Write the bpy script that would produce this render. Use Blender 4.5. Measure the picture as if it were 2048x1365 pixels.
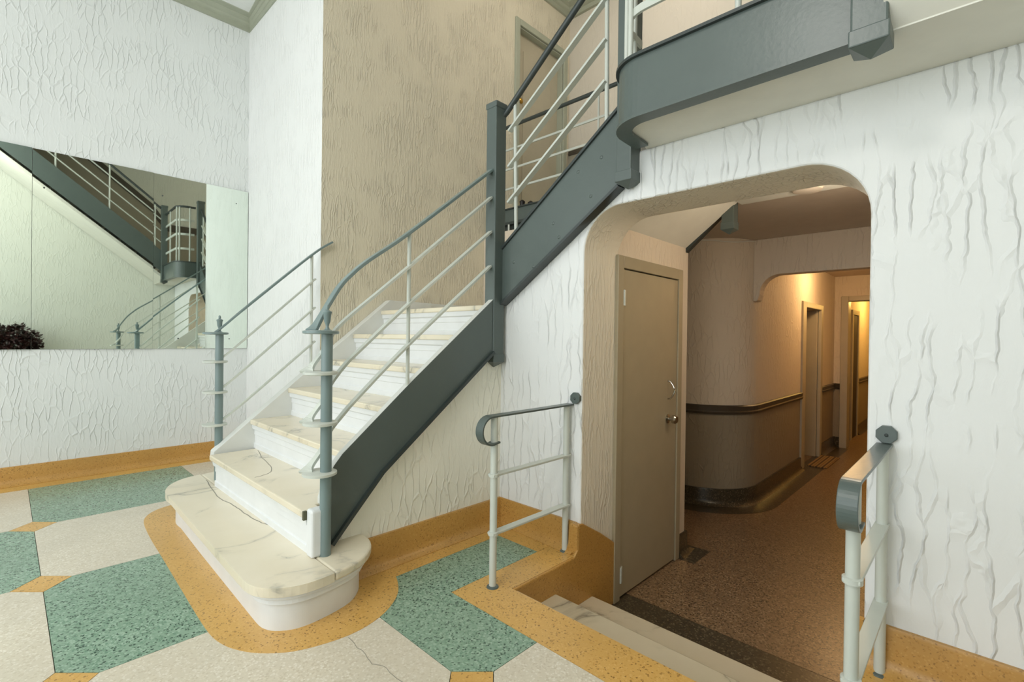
import bpy, bmesh, math, random
from mathutils import Vector, Matrix
random.seed(7)
for o in list(bpy.data.objects): bpy.data.objects.remove(o, do_unlink=True)
SC = bpy.context.scene
COL = SC.collection
# ------------------------------------------------------------------ camera
A = math.radians(43.8005); PT = math.radians(-0.3489); RL = math.radians(0.7175); H = 1.12
right = Vector((math.sin(A), -math.cos(A), 0)); down = Vector((0, 0, -1)); fwd = Vector((math.cos(A), math.sin(A), 0))
f2 = fwd*math.cos(PT) - down*math.sin(PT); d2 = down*math.cos(PT) + fwd*math.sin(PT)
r3 = right*math.cos(RL) - d2*math.sin(RL); d3 = right*math.sin(RL) + d2*math.cos(RL)
cam = bpy.data.cameras.new('camera'); camo = bpy.data.objects.new('camera', cam); COL.objects.link(camo)
M = Matrix((r3, -d3, -f2)).transposed().to_4x4(); M.translation = Vector((0, 0, H)); camo.matrix_world = M
cam.sensor_width = 36.0; cam.lens = 36.0*973.3756/2048.0; cam.clip_start = 0.02
SC.camera = camo
# ------------------------------------------------------------------ world, light, exposure
w = bpy.data.worlds.new('world'); SC.world = w; w.use_nodes = True
bg = w.node_tree.nodes['Background']; bg.inputs[0].default_value = (0.80, 0.90, 1.0, 1); bg.inputs[1].default_value = 0.8
SC.view_settings.view_transform = 'Standard'; SC.view_settings.look = 'None'
SC.view_settings.gamma = 1.0; SC.view_settings.use_curve_mapping = False
SC.view_settings.exposure = 0.0
def area(name, loc, rot, sx, sy, power, color):
    l = bpy.data.lights.new(name, 'AREA'); l.shape = 'RECTANGLE'; l.size = sx; l.size_y = sy; l.energy = power; l.color = color
    o = bpy.data.objects.new(name, l); COL.objects.link(o); o.location = loc; o.rotation_euler = rot; return o
# daylight arriving at the tall front window (wall at x = -2.6), seen from inside as sky
area('window_daylight', (-2.75, 2.0, 2.05), (0, -math.pi/2, 0), 3.1, 5.2, 140, (0.97, 1.0, 0.985))

# ------------------------------------------------------------------ materials
def mat(name):
    m = bpy.data.materials.new(name); m.use_nodes = True
    nt = m.node_tree; nt.nodes.clear()
    out = nt.nodes.new('ShaderNodeOutputMaterial'); b = nt.nodes.new('ShaderNodeBsdfPrincipled')
    nt.links.new(b.outputs[0], out.inputs[0]); return m, nt, b
def srgb(r, g, b):
    f = lambda c: (c/255/12.92 if c/255 <= 0.04045 else ((c/255+0.055)/1.055)**2.4)
    return (f(r), f(g), f(b), 1)
def N(nt, t, **k):
    n = nt.nodes.new(t)
    for a, v in k.items():
        if hasattr(n, a): setattr(n, a, v)
        else: n.inputs[a].default_value = v
    return n
def pos(nt, scale=(1, 1, 1)):
    g = nt.nodes.new('ShaderNodeNewGeometry'); mp = nt.nodes.new('ShaderNodeMapping')
    mp.inputs['Scale'].default_value = scale; nt.links.new(g.outputs['Position'], mp.inputs['Vector']); return mp.outputs[0]
def math_n(nt, op, a, b=None, clamp=False):
    n = nt.nodes.new('ShaderNodeMath'); n.operation = op; n.use_clamp = clamp
    for i, v in enumerate((a, b)):
        if v is None: continue
        if isinstance(v, (int, float)): n.inputs[i].default_value = v
        else: nt.links.new(v, n.inputs[i])
    return n.outputs[0]
def ramp(nt, fac, stops, interp='LINEAR'):
    r = nt.nodes.new('ShaderNodeValToRGB'); r.color_ramp.interpolation = interp
    e = r.color_ramp.elements
    while len(e) > 1: e.remove(e[-1])
    e[0].position = stops[0][0]; e[0].color = stops[0][1]
    for p, c in stops[1:]:
        q = e.new(p); q.color = c
    nt.links.new(fac, r.inputs[0]); return r.outputs[0]
def mix(nt, fac, a, b):
    n = nt.nodes.new('ShaderNodeMix'); n.data_type = 'RGBA'
    for s, v in ((n.inputs[0], fac), (n.inputs[6], a), (n.inputs[7], b)):
        if isinstance(v, (int, float, tuple)): s.default_value = v
        else: nt.links.new(v, s)
    return n.outputs[2]
def bump(nt, b, h, strength, dist):
    n = nt.nodes.new('ShaderNodeBump'); n.inputs['Strength'].default_value = strength; n.inputs['Distance'].default_value = dist
    nt.links.new(h, n.inputs['Height']); nt.links.new(n.outputs[0], b.inputs['Normal'])

def paint(name, col, rough=0.5, metal=0.0, bumpy=0.0):
    m, nt, b = mat(name); b.inputs['Roughness'].default_value = rough; b.inputs['Metallic'].default_value = metal
    n = N(nt, 'ShaderNodeTexNoise'); n.inputs['Scale'].default_value = 9; n.inputs['Detail'].default_value = 5
    nt.links.new(pos(nt), n.inputs['Vector'])
    c2 = tuple(x*0.86 for x in col[:3]) + (1,)
    nt.links.new(mix(nt, n.outputs[0], c2, col), b.inputs['Base Color'])
    if bumpy:
        n2 = N(nt, 'ShaderNodeTexNoise'); n2.inputs['Scale'].default_value = 60; n2.inputs['Detail'].default_value = 3
        nt.links.new(pos(nt), n2.inputs['Vector']); bump(nt, b, n2.outputs[0], bumpy, 0.002)
    return m
def stucco(name, col, hx=22.0, vz=5.0, depth=0.006, fine=0.35, rough=0.75, wob=0.05, low=None, lowz=0.5):
    """trowelled plaster: wandering vertical ridges (distorted stretched cells) over a fine combed grain"""
    m, nt, b = mat(name); b.inputs['Roughness'].default_value = rough
    p = pos(nt)
    dn = N(nt, 'ShaderNodeTexNoise'); dn.inputs['Scale'].default_value = 7; dn.inputs['Detail'].default_value = 3
    nt.links.new(p, dn.inputs['Vector'])
    sub = nt.nodes.new('ShaderNodeVectorMath'); sub.operation = 'SUBTRACT'; sub.inputs[1].default_value = (0.5, 0.5, 0.5); nt.links.new(dn.outputs['Color'], sub.inputs[0])
    sc = nt.nodes.new('ShaderNodeVectorMath'); sc.operation = 'SCALE'; sc.inputs['Scale'].default_value = wob; nt.links.new(sub.outputs[0], sc.inputs[0])
    ad = nt.nodes.new('ShaderNodeVectorMath'); ad.operation = 'ADD'; nt.links.new(p, ad.inputs[0]); nt.links.new(sc.outputs[0], ad.inputs[1])
    mp = nt.nodes.new('ShaderNodeMapping'); mp.inputs['Scale'].default_value = (hx, hx, vz); nt.links.new(ad.outputs[0], mp.inputs['Vector'])
    v = nt.nodes.new('ShaderNodeTexVoronoi'); v.feature = 'DISTANCE_TO_EDGE'; v.inputs['Scale'].default_value = 1.0; nt.links.new(mp.outputs[0], v.inputs['Vector'])
    ridge = ramp(nt, v.outputs['Distance'], [(0.0, (1, 1, 1, 1)), (0.04, (0.6, 0.6, 0.6, 1)), (0.09, (0.1, 0.1, 0.1, 1)), (0.2, (0, 0, 0, 1))])
    # ridges come and go
    ms = N(nt, 'ShaderNodeTexNoise'); ms.inputs['Scale'].default_value = 5; ms.inputs['Detail'].default_value = 2
    nt.links.new(p, ms.inputs['Vector'])
    mask = ramp(nt, ms.outputs[0], [(0.36, (0, 0, 0, 1)), (0.56, (1, 1, 1, 1))])
    h1 = math_n(nt, 'MULTIPLY', ridge, mask)
    mp2 = nt.nodes.new('ShaderNodeMapping'); mp2.inputs['Scale'].default_value = (hx*3.0, hx*3.0, vz*1.6); nt.links.new(ad.outputs[0], mp2.inputs['Vector'])
    fn = N(nt, 'ShaderNodeTexNoise'); fn.inputs['Scale'].default_value = 1.0; fn.inputs['Detail'].default_value = 4
    nt.links.new(mp2.outputs[0], fn.inputs['Vector'])
    h = math_n(nt, 'ADD', h1, math_n(nt, 'MULTIPLY', fn.outputs[0], fine))
    bump(nt, b, h, 1.0, depth)
    tn = N(nt, 'ShaderNodeTexNoise'); tn.inputs['Scale'].default_value = 1.7; tn.inputs['Detail'].default_value = 4
    nt.links.new(p, tn.inputs['Vector'])
    c2 = tuple(x*0.93 for x in col[:3]) + (1,)
    c = mix(nt, tn.outputs[0], c2, col)
    if low:
        s = nt.nodes.new('ShaderNodeSeparateXYZ'); g = nt.nodes.new('ShaderNodeNewGeometry'); nt.links.new(g.outputs['Position'], s.inputs[0])
        c = mix(nt, math_n(nt, 'LESS_THAN', s.outputs[2], lowz), c, low)
    nt.links.new(c, b.inputs['Base Color']); return m
def terrazzo(name, base, chips, scale=90, rough=0.28, stain_shade=0.0, amount=0.5):
    m, nt, b = mat(name); b.inputs['Roughness'].default_value = rough
    p = pos(nt)
    v = nt.nodes.new('ShaderNodeTexVoronoi'); v.inputs['Scale'].default_value = scale; nt.links.new(p, v.inputs['Vector'])
    s = nt.nodes.new('ShaderNodeSeparateColor'); nt.links.new(v.outputs['Color'], s.inputs[0])
    stops = [(0.0, base)]; k = len(chips)
    for i, c in enumerate(chips): stops.append((1-amount + amount*i/k, c))
    cc = ramp(nt, s.outputs[0], stops, 'CONSTANT')
    v2 = nt.nodes.new('ShaderNodeTexVoronoi'); v2.inputs['Scale'].default_value = scale; v2.feature = 'DISTANCE_TO_EDGE'; nt.links.new(p, v2.inputs['Vector'])
    edge = ramp(nt, v2.outputs['Distance'], [(0.03, (0, 0, 0, 1)), (0.12, (1, 1, 1, 1))])
    c = mix(nt, edge, base, cc)
    n = N(nt, 'ShaderNodeTexNoise'); n.inputs['Scale'].default_value = 2.5; n.inputs['Detail'].default_value = 6
    nt.links.new(p, n.inputs['Vector'])
    dk = tuple(x*(0.80-stain_shade) for x in base[:3]) + (1,)
    f = ramp(nt, n.outputs[0], [(0.35, (0.35, 0.35, 0.35, 1)), (0.6, (0, 0, 0, 1))])
    nt.links.new(mix(nt, f, c, dk), b.inputs['Base Color']); return m
def marble(name, col, vein, rough=0.25):
    m, nt, b = mat(name); b.inputs['Roughness'].default_value = rough
    p = pos(nt)
    n = N(nt, 'ShaderNodeTexNoise'); n.inputs['Scale'].default_value = 1.8; n.inputs['Detail'].default_value = 7; n.inputs['Distortion'].default_value = 1.2
    nt.links.new(p, n.inputs['Vector'])
    a = math_n(nt, 'ABSOLUTE', math_n(nt, 'SUBTRACT', n.outputs[0], 0.5))
    f = ramp(nt, a, [(0.0, (0.8, 0.8, 0.8, 1)), (0.012, (0.25, 0.25, 0.25, 1)), (0.05, (0, 0, 0, 1))])
    n2 = N(nt, 'ShaderNodeTexNoise'); n2.inputs['Scale'].default_value = 4; n2.inputs['Detail'].default_value = 5
    nt.links.new(p, n2.inputs['Vector'])
    c = mix(nt, n2.outputs[0], col, tuple(x*y for x, y in zip(col[:3], (0.86, 0.83, 0.76))) + (1,))
    ms = ramp(nt, n2.outputs[0], [(0.45, (0, 0, 0, 1)), (0.6, (1, 1, 1, 1))])
    nt.links.new(mix(nt, math_n(nt, 'MULTIPLY', f, ms), c, vein), b.inputs['Base Color']); return m
def emis(name, col, s):
    m, nt, b = mat(name); b.inputs['Base Color'].default_value = col
    b.inputs['Emission Color'].default_value = col; b.inputs['Emission Strength'].default_value = s; return m

WHITE = stucco('white_stucco', srgb(236, 238, 238), 19, 3.0, 0.0048, 0.34, wob=0.06)
WHITE_M = stucco('white_stucco_fine', srgb(230, 233, 232), 26, 6, 0.0035, 0.35)
WHITE_R = stucco('white_stucco_smooth', srgb(240, 241, 240), 26, 5, 0.003, 0.3)
CREAM = stucco('cream_stucco', srgb(244, 241, 228), 22, 6, 0.004, 0.35)
BEIGE = stucco('beige_stucco', srgb(222, 214, 193), 46, 3.6, 0.004, 0.6)
BEIGE_R = stucco('beige_reveal', srgb(230, 222, 206), 36, 3.0, 0.0035, 0.6)
PEACH = stucco('peach_stucco', srgb(222, 208, 190), 22, 5, 0.0025, 0.4)
HALLW = stucco('hall_stucco', srgb(222, 210, 192), 20, 6, 0.003, 0.4, low=srgb(150, 138, 118), lowz=0.49)
HALL_UP = stucco('upper_stucco', srgb(214, 206, 192), 22, 5, 0.0015, 0.3)
UPLOW = stucco('south_stucco', srgb(222, 224, 214), 24, 5, 0.003, 0.3)
PLASTER = paint('smooth_plaster', srgb(232, 230, 220), 0.7)
CEIL = paint('ceiling_paint', srgb(236, 238, 236), 0.8)
HCEIL = paint('hall_ceiling_paint', srgb(212, 198, 182), 0.7)
GREY = paint('grey_green_metal', srgb(90, 101, 98), 0.32, 0.0, 0.25)
DGREY = paint('dark_grey_metal', srgb(58, 66, 65), 0.35, 0.0, 0.2)
NEWEL = paint('newel_grey_metal', srgb(122, 140, 140), 0.3, 0.0, 0.1)
LIGHTM = paint('light_grey_metal', srgb(206, 211, 203), 0.35, 0.0, 0.1)
STRW = paint('white_gloss_paint', srgb(226, 228, 224), 0.4, 0.0, 0.1)
RISER = paint('riser_white_paint', srgb(236, 239, 240), 0.4, 0.0, 0.1)
TRIMG = paint('grey_trim_paint', srgb(172, 176, 158), 0.5)
DOORP = paint('door_taupe_paint', srgb(172, 160, 134), 0.4, 0.0, 0.06)
DOORF = paint('door_frame_paint', srgb(186, 178, 156), 0.4)
DARKW = paint('dark_brown_paint', srgb(74, 66, 54), 0.4)
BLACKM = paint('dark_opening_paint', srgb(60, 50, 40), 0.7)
MARB = marble('tread_marble', srgb(236, 228, 208), srgb(150, 148, 138))
MARBD = marble('step_marble', srgb(212, 202, 180), srgb(120, 114, 100))
TY = terrazzo('yellow_terrazzo', srgb(214, 170, 96), [srgb(222, 182, 112), srgb(204, 156, 80), srgb(218, 176, 104), srgb(150, 112, 56)], 150, 0.28, 0.06, 0.4)
TYB = terrazzo('yellow_terrazzo_baseboard', srgb(192, 146, 76), [srgb(202, 158, 90), srgb(180, 132, 62), srgb(196, 150, 80), srgb(150, 110, 54)], 170, 0.35, 0.10, 0.35)  # darkened base and blotches stand in for shade in the corners
TG = terrazzo('green_terrazzo', srgb(140, 168, 148), [srgb(160, 186, 168), srgb(108, 142, 122), srgb(128, 160, 138), srgb(54, 80, 68)], 125, 0.25, 0.0, 0.75)
TC = terrazzo('cream_terrazzo', srgb(214, 206, 188), [srgb(228, 222, 208), srgb(204, 194, 174), srgb(220, 212, 194)], 130, 0.25, 0.0, 0.6)
TB = terrazzo('brown_terrazzo', srgb(128, 104, 78), [srgb(156, 132, 104), srgb(94, 72, 52), srgb(122, 98, 72), srgb(58, 44, 32)], 110, 0.3, 0.0, 0.7)
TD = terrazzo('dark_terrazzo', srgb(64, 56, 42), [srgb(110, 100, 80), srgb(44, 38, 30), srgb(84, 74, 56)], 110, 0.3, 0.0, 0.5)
JOINT = paint('joint_grey', srgb(120, 108, 82), 0.6)
CHROME = paint('chrome', srgb(190, 186, 176), 0.2, 1.0)
BRASS = paint('brass', srgb(190, 150, 70), 0.3, 1.0)
BLACK = paint('black', srgb(26, 20, 20), 0.5)
LEAF = paint('dark_red_leaf', srgb(52, 16, 14), 0.5)
LEAF2 = paint('dark_olive_leaf', srgb(40, 26, 14), 0.5)
BARK = paint('bark', srgb(70, 50, 36), 0.8)
POT = paint('pot_ceramic', srgb(150, 146, 136), 0.4)
SOIL = paint('soil', srgb(50, 38, 30), 0.9)
MIRR, _nt, _b = mat('mirror_glass'); _b.inputs['Base Color'].default_value = (0.80, 0.87, 0.80, 1); _b.inputs['Metallic'].default_value = 1.0; _b.inputs['Roughness'].default_value = 0.015
EDGE = paint('mirror_edge', srgb(120, 134, 122), 0.3)
GLASSP = bpy.data.materials.new('window_pane'); GLASSP.use_nodes = True
_g = GLASSP.node_tree; _g.nodes.clear(); _o = _g.nodes.new('ShaderNodeOutputMaterial'); _t = _g.nodes.new('ShaderNodeBsdfTransparent'); _s = _g.nodes.new('ShaderNodeBsdfGlossy'); _s.inputs['Roughness'].default_value = 0.02
_m = _g.nodes.new('ShaderNodeMixShader'); _m.inputs[0].default_value = 0.06; _g.links.new(_t.outputs[0], _m.inputs[1]); _g.links.new(_s.outputs[0], _m.inputs[2]); _g.links.new(_m.outputs[0], _o.inputs[0])
LAMPG = emis('lamp_globe', (1.0, 0.72, 0.38, 1), 6.0)
MATM, _nt, _b = mat('striped_mat'); _b.inputs['Roughness'].default_value = 0.9
_w = _nt.nodes.new('ShaderNodeTexWave'); _w.inputs['Scale'].default_value = 5.0; _w.bands_direction = 'Y'; _nt.links.new(pos(_nt), _w.inputs['Vector'])
_nt.links.new(ramp(_nt, _w.outputs['Fac'], [(0.0, srgb(60, 44, 26)), (0.5, srgb(150, 120, 78)), (1.0, srgb(120, 92, 56))]), _b.inputs['Base Color'])

# ------------------------------------------------------------------ geometry helpers
class MB:
    def __init__(s): s.v = []; s.f = []; s.m = []
    def add(s, vs, fs, mi=0):
        n = len(s.v); s.v += [Vector(v) for v in vs]
        for k, f in enumerate(fs): s.f.append([i+n for i in f]); s.m.append(mi[k] if isinstance(mi, (list, tuple)) else mi)
        return s
    def box(s, x0, x1, y0, y1, z0, z1, mi=0):      # face order: -z +z -y +x +y -x
        return s.add([(x0, y0, z0), (x1, y0, z0), (x1, y1, z0), (x0, y1, z0), (x0, y0, z1), (x1, y0, z1), (x1, y1, z1), (x0, y1, z1)],
                     [(3, 2, 1, 0), (4, 5, 6, 7), (0, 1, 5, 4), (1, 2, 6, 5), (2, 3, 7, 6), (3, 0, 4, 7)], mi)
    def prism(s, poly, axis, a0, a1, mi=0):
        area2 = sum(poly[i][0]*poly[(i+1) % len(poly)][1] - poly[(i+1) % len(poly)][0]*poly[i][1] for i in range(len(poly)))
        flip = (area2 < 0) ^ (axis == 'Y')
        if flip: poly = poly[::-1]
        def P(u, v, a): return (a, u, v) if axis == 'X' else (u, a, v) if axis == 'Y' else (u, v, a)
        n = len(poly)
        vs = [P(u, v, a0) for u, v in poly] + [P(u, v, a1) for u, v in poly]
        fs = [tuple(range(n))[::-1], tuple(range(n, 2*n))] + [(i, (i+1) % n, n+(i+1) % n, n+i) for i in range(n)]
        if isinstance(mi, dict): mi = [mi.get('lo', 0), mi.get('hi', 0)] + [mi.get('side', 0)]*n
        return s.add(vs, fs, mi)
    def sweep(s, path, prof, up=(0, 0, 1), closed=False, caps=True, mi=0):
        path = [Vector(p) for p in path]; up = Vector(up); n = len(path); k = len(prof); vs = []
        for i, p in enumerate(path):
            if closed: a, b = path[i-1], path[(i+1) % n]
            else: a, b = path[max(i-1, 0)], path[min(i+1, n-1)]
            t = (b-a).normalized(); sd = t.cross(up)
            if sd.length < 1e-4: sd = t.cross(Vector((0, 1, 0)))
            sd.normalize(); nn = sd.cross(t).normalized()
            mscale = 1.0
            if 0 < i < n-1 or closed:
                d1 = (p-a).normalized(); c = d1.dot(t); mscale = 1/max(c, 0.5)
            for u, v in prof: vs.append(p + sd*u*mscale + nn*v)
        fs = []
        for i in range(n if closed else n-1):
            j = (i+1) % n
            for q in range(k): fs.append((i*k+q, i*k+(q+1) % k, j*k+(q+1) % k, j*k+q))
        if caps and not closed: fs += [tuple(range(k))[::-1], tuple(range((n-1)*k, n*k))]
        return s.add(vs, fs, mi)
    def tube(s, path, r, n=12, **k):
        return s.sweep(path, [(r*math.cos(2*math.pi*i/n), r*math.sin(2*math.pi*i/n)) for i in range(n)], **k)
    def bar(s, path, w_, t_, **k):
        return s.sweep(path, [(-w_/2, -t_/2), (w_/2, -t_/2), (w_/2, t_/2), (-w_/2, t_/2)], **k)
    def ribbon(s, path, widths, t_, up=(0, 0, 1)):
        path = [Vector(p) for p in path]; up = Vector(up); n = len(path); vs = []
        for i, p in enumerate(path):
            t = (path[min(i+1, n-1)]-path[max(i-1, 0)]).normalized(); sd = t.cross(up).normalized(); nn = sd.cross(t).normalized(); w_ = widths[i]
            vs += [p-sd*w_/2-nn*t_/2, p+sd*w_/2-nn*t_/2, p+sd*w_/2+nn*t_/2, p-sd*w_/2+nn*t_/2]
        fs = [(3, 2, 1, 0), tuple(range(4*n-4, 4*n))]
        for i in range(n-1):
            for q in range(4): fs.append((i*4+q, i*4+(q+1) % 4, i*4+4+(q+1) % 4, i*4+4+q))
        return s.add(vs, fs)
    def lathe(s, c, prof, n=20, mi=0):
        vs = []; fs = []; k = len(prof)
        for i in range(n):
            a = 2*math.pi*i/n
            for r, z in prof: vs.append((c[0]+r*math.cos(a), c[1]+r*math.sin(a), c[2]+z))
        for i in range(n):
            j = (i+1) % n
            for q in range(k-1): fs.append((i*k+q, j*k+q, j*k+q+1, i*k+q+1))
        fs.append(tuple(i*k for i in range(n))[::-1]); fs.append(tuple(i*k+k-1 for i in range(n)))
        return s.add(vs, fs, mi)
ORG = {}
def tag(o, label=None, cat=None, group=None, kind=None):
    if label: o['label'] = label
    if cat: o['category'] = cat
    if group: o['group'] = group
    if kind: o['kind'] = kind
    return o
def obj(name, mb, mats, parent=None, smooth=False, bevel=0.0, seg=2, **t):
    if not isinstance(mats, (list, tuple)): mats = [mats]
    lo = Vector([min(v[i] for v in mb.v) for i in range(3)]); hi = Vector([max(v[i] for v in mb.v) for i in range(3)])
    org = Vector(((lo.x+hi.x)/2, (lo.y+hi.y)/2, lo.z))
    me = bpy.data.meshes.new(name); me.from_pydata([v-org for v in mb.v], [], mb.f); 
    for m in mats: me.materials.append(m)
    for p, mi in zip(me.polygons, mb.m): p.material_index = mi; p.use_smooth = smooth
    me.update()
    o = bpy.data.objects.new(name, me); COL.objects.link(o)
    if parent: o.parent = parent; o.location = org - ORG[parent]
    else: o.location = org
    ORG[o] = org
    if smooth: me.shade_smooth() if False else None
    if bevel:
        md = o.modifiers.new('bevel', 'BEVEL'); md.width = bevel; md.segments = seg; md.limit_method = 'ANGLE'; md.angle_limit = math.radians(40)
    if smooth:
        md = o.modifiers.new('split', 'EDGE_SPLIT'); md.split_angle = math.radians(38)
    return tag(o, **t)
def empty(name, loc, label, cat, group=None, kind=None):
    o = bpy.data.objects.new(name, None); o.empty_display_size = 0.1; COL.objects.link(o); o.location = loc; ORG[o] = Vector(loc)
    return tag(o, label, cat, group, kind)
def B(*a, mi=0): return MB().box(*a, mi=mi)
def arc(cx, cy, r, a0, a1, n=10): return [(cx+r*math.cos(math.radians(a0+(a1-a0)*i/n)), cy+r*math.sin(math.radians(a0+(a1-a0)*i/n))) for i in range(n+1)]
def smooth_path(pts, n=6, closed=False):
    pts = [Vector(p) for p in pts]; out = []; m = len(pts)
    for i in range(m if closed else m-1):
        if closed: p0, p1, p2, p3 = pts[i-1], pts[i], pts[(i+1) % m], pts[(i+2) % m]
        else: p0, p1, p2, p3 = pts[max(i-1, 0)], pts[i], pts[i+1], pts[min(i+2, m-1)]
        for k in range(n):
            t = k/n
            out.append(0.5*((2*p1)+(-p0+p2)*t+(2*p0-5*p1+4*p2-p3)*t*t+(-p0+3*p1-3*p2+p3)*t**3))
    if not closed: out.append(pts[-1])
    return out
def sp2(pts, n=6, closed=False): return [(p.x, p.y) for p in smooth_path([(a, b, 0) for a, b in pts], n, closed)]

# ------------------------------------------------------------------ key dimensions (metres)
R_ = 0.1892; G_ = 0.2385; XN = 0.873           # riser, going, nosing of the second tread
XW = 2.086; YU = 2.089; YB = 3.5; XC = 1.607; YM = 5.06
XF = -2.6; YS = -0.80; ZL = -0.383; ZM = 2.248
CL = 4.09; CH = 4.95; XU = 4.56
YA0, YA1 = 0.278, 1.49                          # arch jambs
WX = 1.575                                      # edge of the stair well down to the hall
# ================================================================== FLOOR
fl = MB()
fl.box(XF, WX, YS, YM, -0.14, -0.012); fl.box(WX, XW, YA1, YB, -0.14, -0.012); fl.box(WX, XW, YS, YA0+0.012, -0.14, -0.012)
floor = obj('floor', fl, JOINT, label='lobby floor of green, cream and yellow terrazzo panels', cat='floor', kind='structure')
def clip(poly, axis, lim, keep_less):
    out = []
    for i in range(len(poly)):
        a, b = poly[i], poly[(i+1) % len(poly)]
        ia = (a[axis] <= lim) == keep_less or a[axis] == lim; ib = (b[axis] <= lim) == keep_less or b[axis] == lim
        if ia: out.append(a)
        if ia != ib:
            t = (lim-a[axis])/(b[axis]-a[axis]); out.append((a[0]+t*(b[0]-a[0]), a[1]+t*(b[1]-a[1])))
    return out
def panel(poly, m, z=0.0, parent=None, zb=None):
    if len(poly) < 3: return
    a = abs(sum(poly[i][0]*poly[(i+1) % len(poly)][1]-poly[(i+1) % len(poly)][0]*poly[i][1] for i in range(len(poly))))/2
    if a < 0.0008: return
    return obj('terrazzo_panel', MB().prism(poly, 'Z', (z-0.012) if zb is None else zb, z), m, parent or floor)
GX = [0.12+0.92*i for i in range(-3, 3)]; GY = [1.16+0.9175*j for j in range(-3, 6)]
c_, e_ = 0.10, 0.0012
def region(poly, x1=1.362):
    for ax, lim, less in ((0, XF, False), (0, x1, True), (1, YS, False), (1, 4.870, True)):
        poly = clip(poly, ax, lim, less)
        if len(poly) < 3: return []
    return poly
for i in range(5):
    for j in range(8):
        x0, x1, y0, y1 = GX[i]+e_, GX[i+1]-e_, GY[j]+e_, GY[j+1]-e_
        cc = c_
        ct = cc
        if j == 6: y1 = 4.869; ct = 0.0001
        oct_ = [(x0+cc, y0), (x1-cc, y0), (x1, y0+cc), (x1, y1-ct), (x1-ct, y1), (x0+ct, y1), (x0, y1-ct), (x0, y0+cc)]
        if j > 6: continue
        green = (i+j) % 2 == 1
        if i == 4 and j == 3:      # the green panel that turns into the nook beside the arch
            poly = [(x0+cc, y0), (1.362, y0), (1.362, 1.658), (1.94, 1.658), (1.94, 1.947), (x0, 1.947), (x0, y0+cc)]
        elif i == 4 and j >= 4:
            poly = region(oct_, 1.595)
        else: poly = region(oct_)
        if i == 4 and j in (4, 5): continue
        panel(poly, TG if green else TC)
for i in range(6):
    for j in range(9):
        q = c_-0.0015
        d = region([(GX[i]+q, GY[j]), (GX[i], GY[j]+q), (GX[i]-q, GY[j]), (GX[i], GY[j]-q)], 1.595 if j > 4 else 1.362)
        if (i == 4 and j in (4, 5)) or j > 6: continue
        if d: panel(d, TY)
panel([(XF, 4.872), (1.6, 4.872), (1.6, YM), (XF, YM)], TY)
panel([(1.364, 0.1), (WX, 0.1), (WX, YA1), (XW, YA1), (XW, 1.656), (1.364, 1.656)], TY)
panel([(1.942, 1.658), (XW, 1.658), (XW, YU), (1.15, YU), (1.15, 1.949), (1.942, 1.949)], TY)
panel([(WX+0.002, YS), (XW, YS), (XW, YA0+0.012), (WX+0.002, YA0+0.012)], TY)
border = [(0.80, 3.80), (0.735, 3.785), (0.665, 3.745), (0.605, 3.66), (0.572, 3.53), (0.556, 3.25), (0.550, 2.95), (0.540, 2.5), (0.533, 2.12)] + \
         [(0.545, 1.975), (0.583, 1.872), (0.645, 1.79), (0.74, 1.723), (0.90, 1.685), (1.041, 1.709), (1.155, 1.778), (1.225, 1.86), (1.279, 1.977), (1.30, 2.08)]
bd = sp2(border, 4) + [(1.3, 2.3), (1.0, 3.0), (1.2, 3.8)]
panel(bd, TY, 0.0012, zb=-0.004)
# ---- steps down into the hall: two marble treads
def run_step(x0, x1, z, name='step_tread'):
    return B(x0, x1, YA0+0.012, YA1-0.012, z-0.03, z)
dn = empty('hall_steps', (1.87, 0.88, ZL), 'two worn marble steps leading down from the lobby through the arch', 'steps')
obj('tread', run_step(WX+0.004, 1.871, -0.128), MARBD, dn, bevel=0.006)
obj('tread', run_step(1.851, 2.185, -0.2555), MARBD, dn, bevel=0.006)
obj('riser', B(WX+0.004, WX+0.02, YA0+0.012, YA1-0.012, -0.128, -0.013), MARBD, dn)
obj('riser', B(1.84, 1.855, YA0+0.012, YA1-0.012, -0.2555, -0.158), MARBD, dn)
obj('riser', B(2.155, 2.17, YA0+0.012, YA1-0.012, ZL, -0.2855), MARBD, dn)
# ---- hall floor
hf = obj('floor_hall', B(2.17, 12.0, 0.1, 3.6, ZL-0.15, ZL-0.006), JOINT, label='brown speckled terrazzo floor of the lower hall', cat='floor', kind='structure')
panel([(2.554, 0.1), (12, 0.1), (12, 3.6), (2.554, 3.6)], TB, ZL, hf, ZL-0.006)
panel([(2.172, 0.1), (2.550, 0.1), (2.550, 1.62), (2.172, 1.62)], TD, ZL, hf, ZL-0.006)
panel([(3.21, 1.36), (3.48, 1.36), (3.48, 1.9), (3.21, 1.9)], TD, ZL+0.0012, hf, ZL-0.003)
cw_out = [(4.18, 3.5), (4.18, 2.05)] + arc(4.88, 2.0, 0.70, 180, 270, 12) + [(8.2, 1.30), (8.2, 1.5)]
cw_in = [(8.2, 1.55), (4.95, 1.55)] + arc(4.90, 2.0, 0.45, 270, 180, 12) + [(4.45, 3.5)]
panel(cw_out + cw_in, TD, ZL+0.0012, hf, ZL-0.003)

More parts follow.
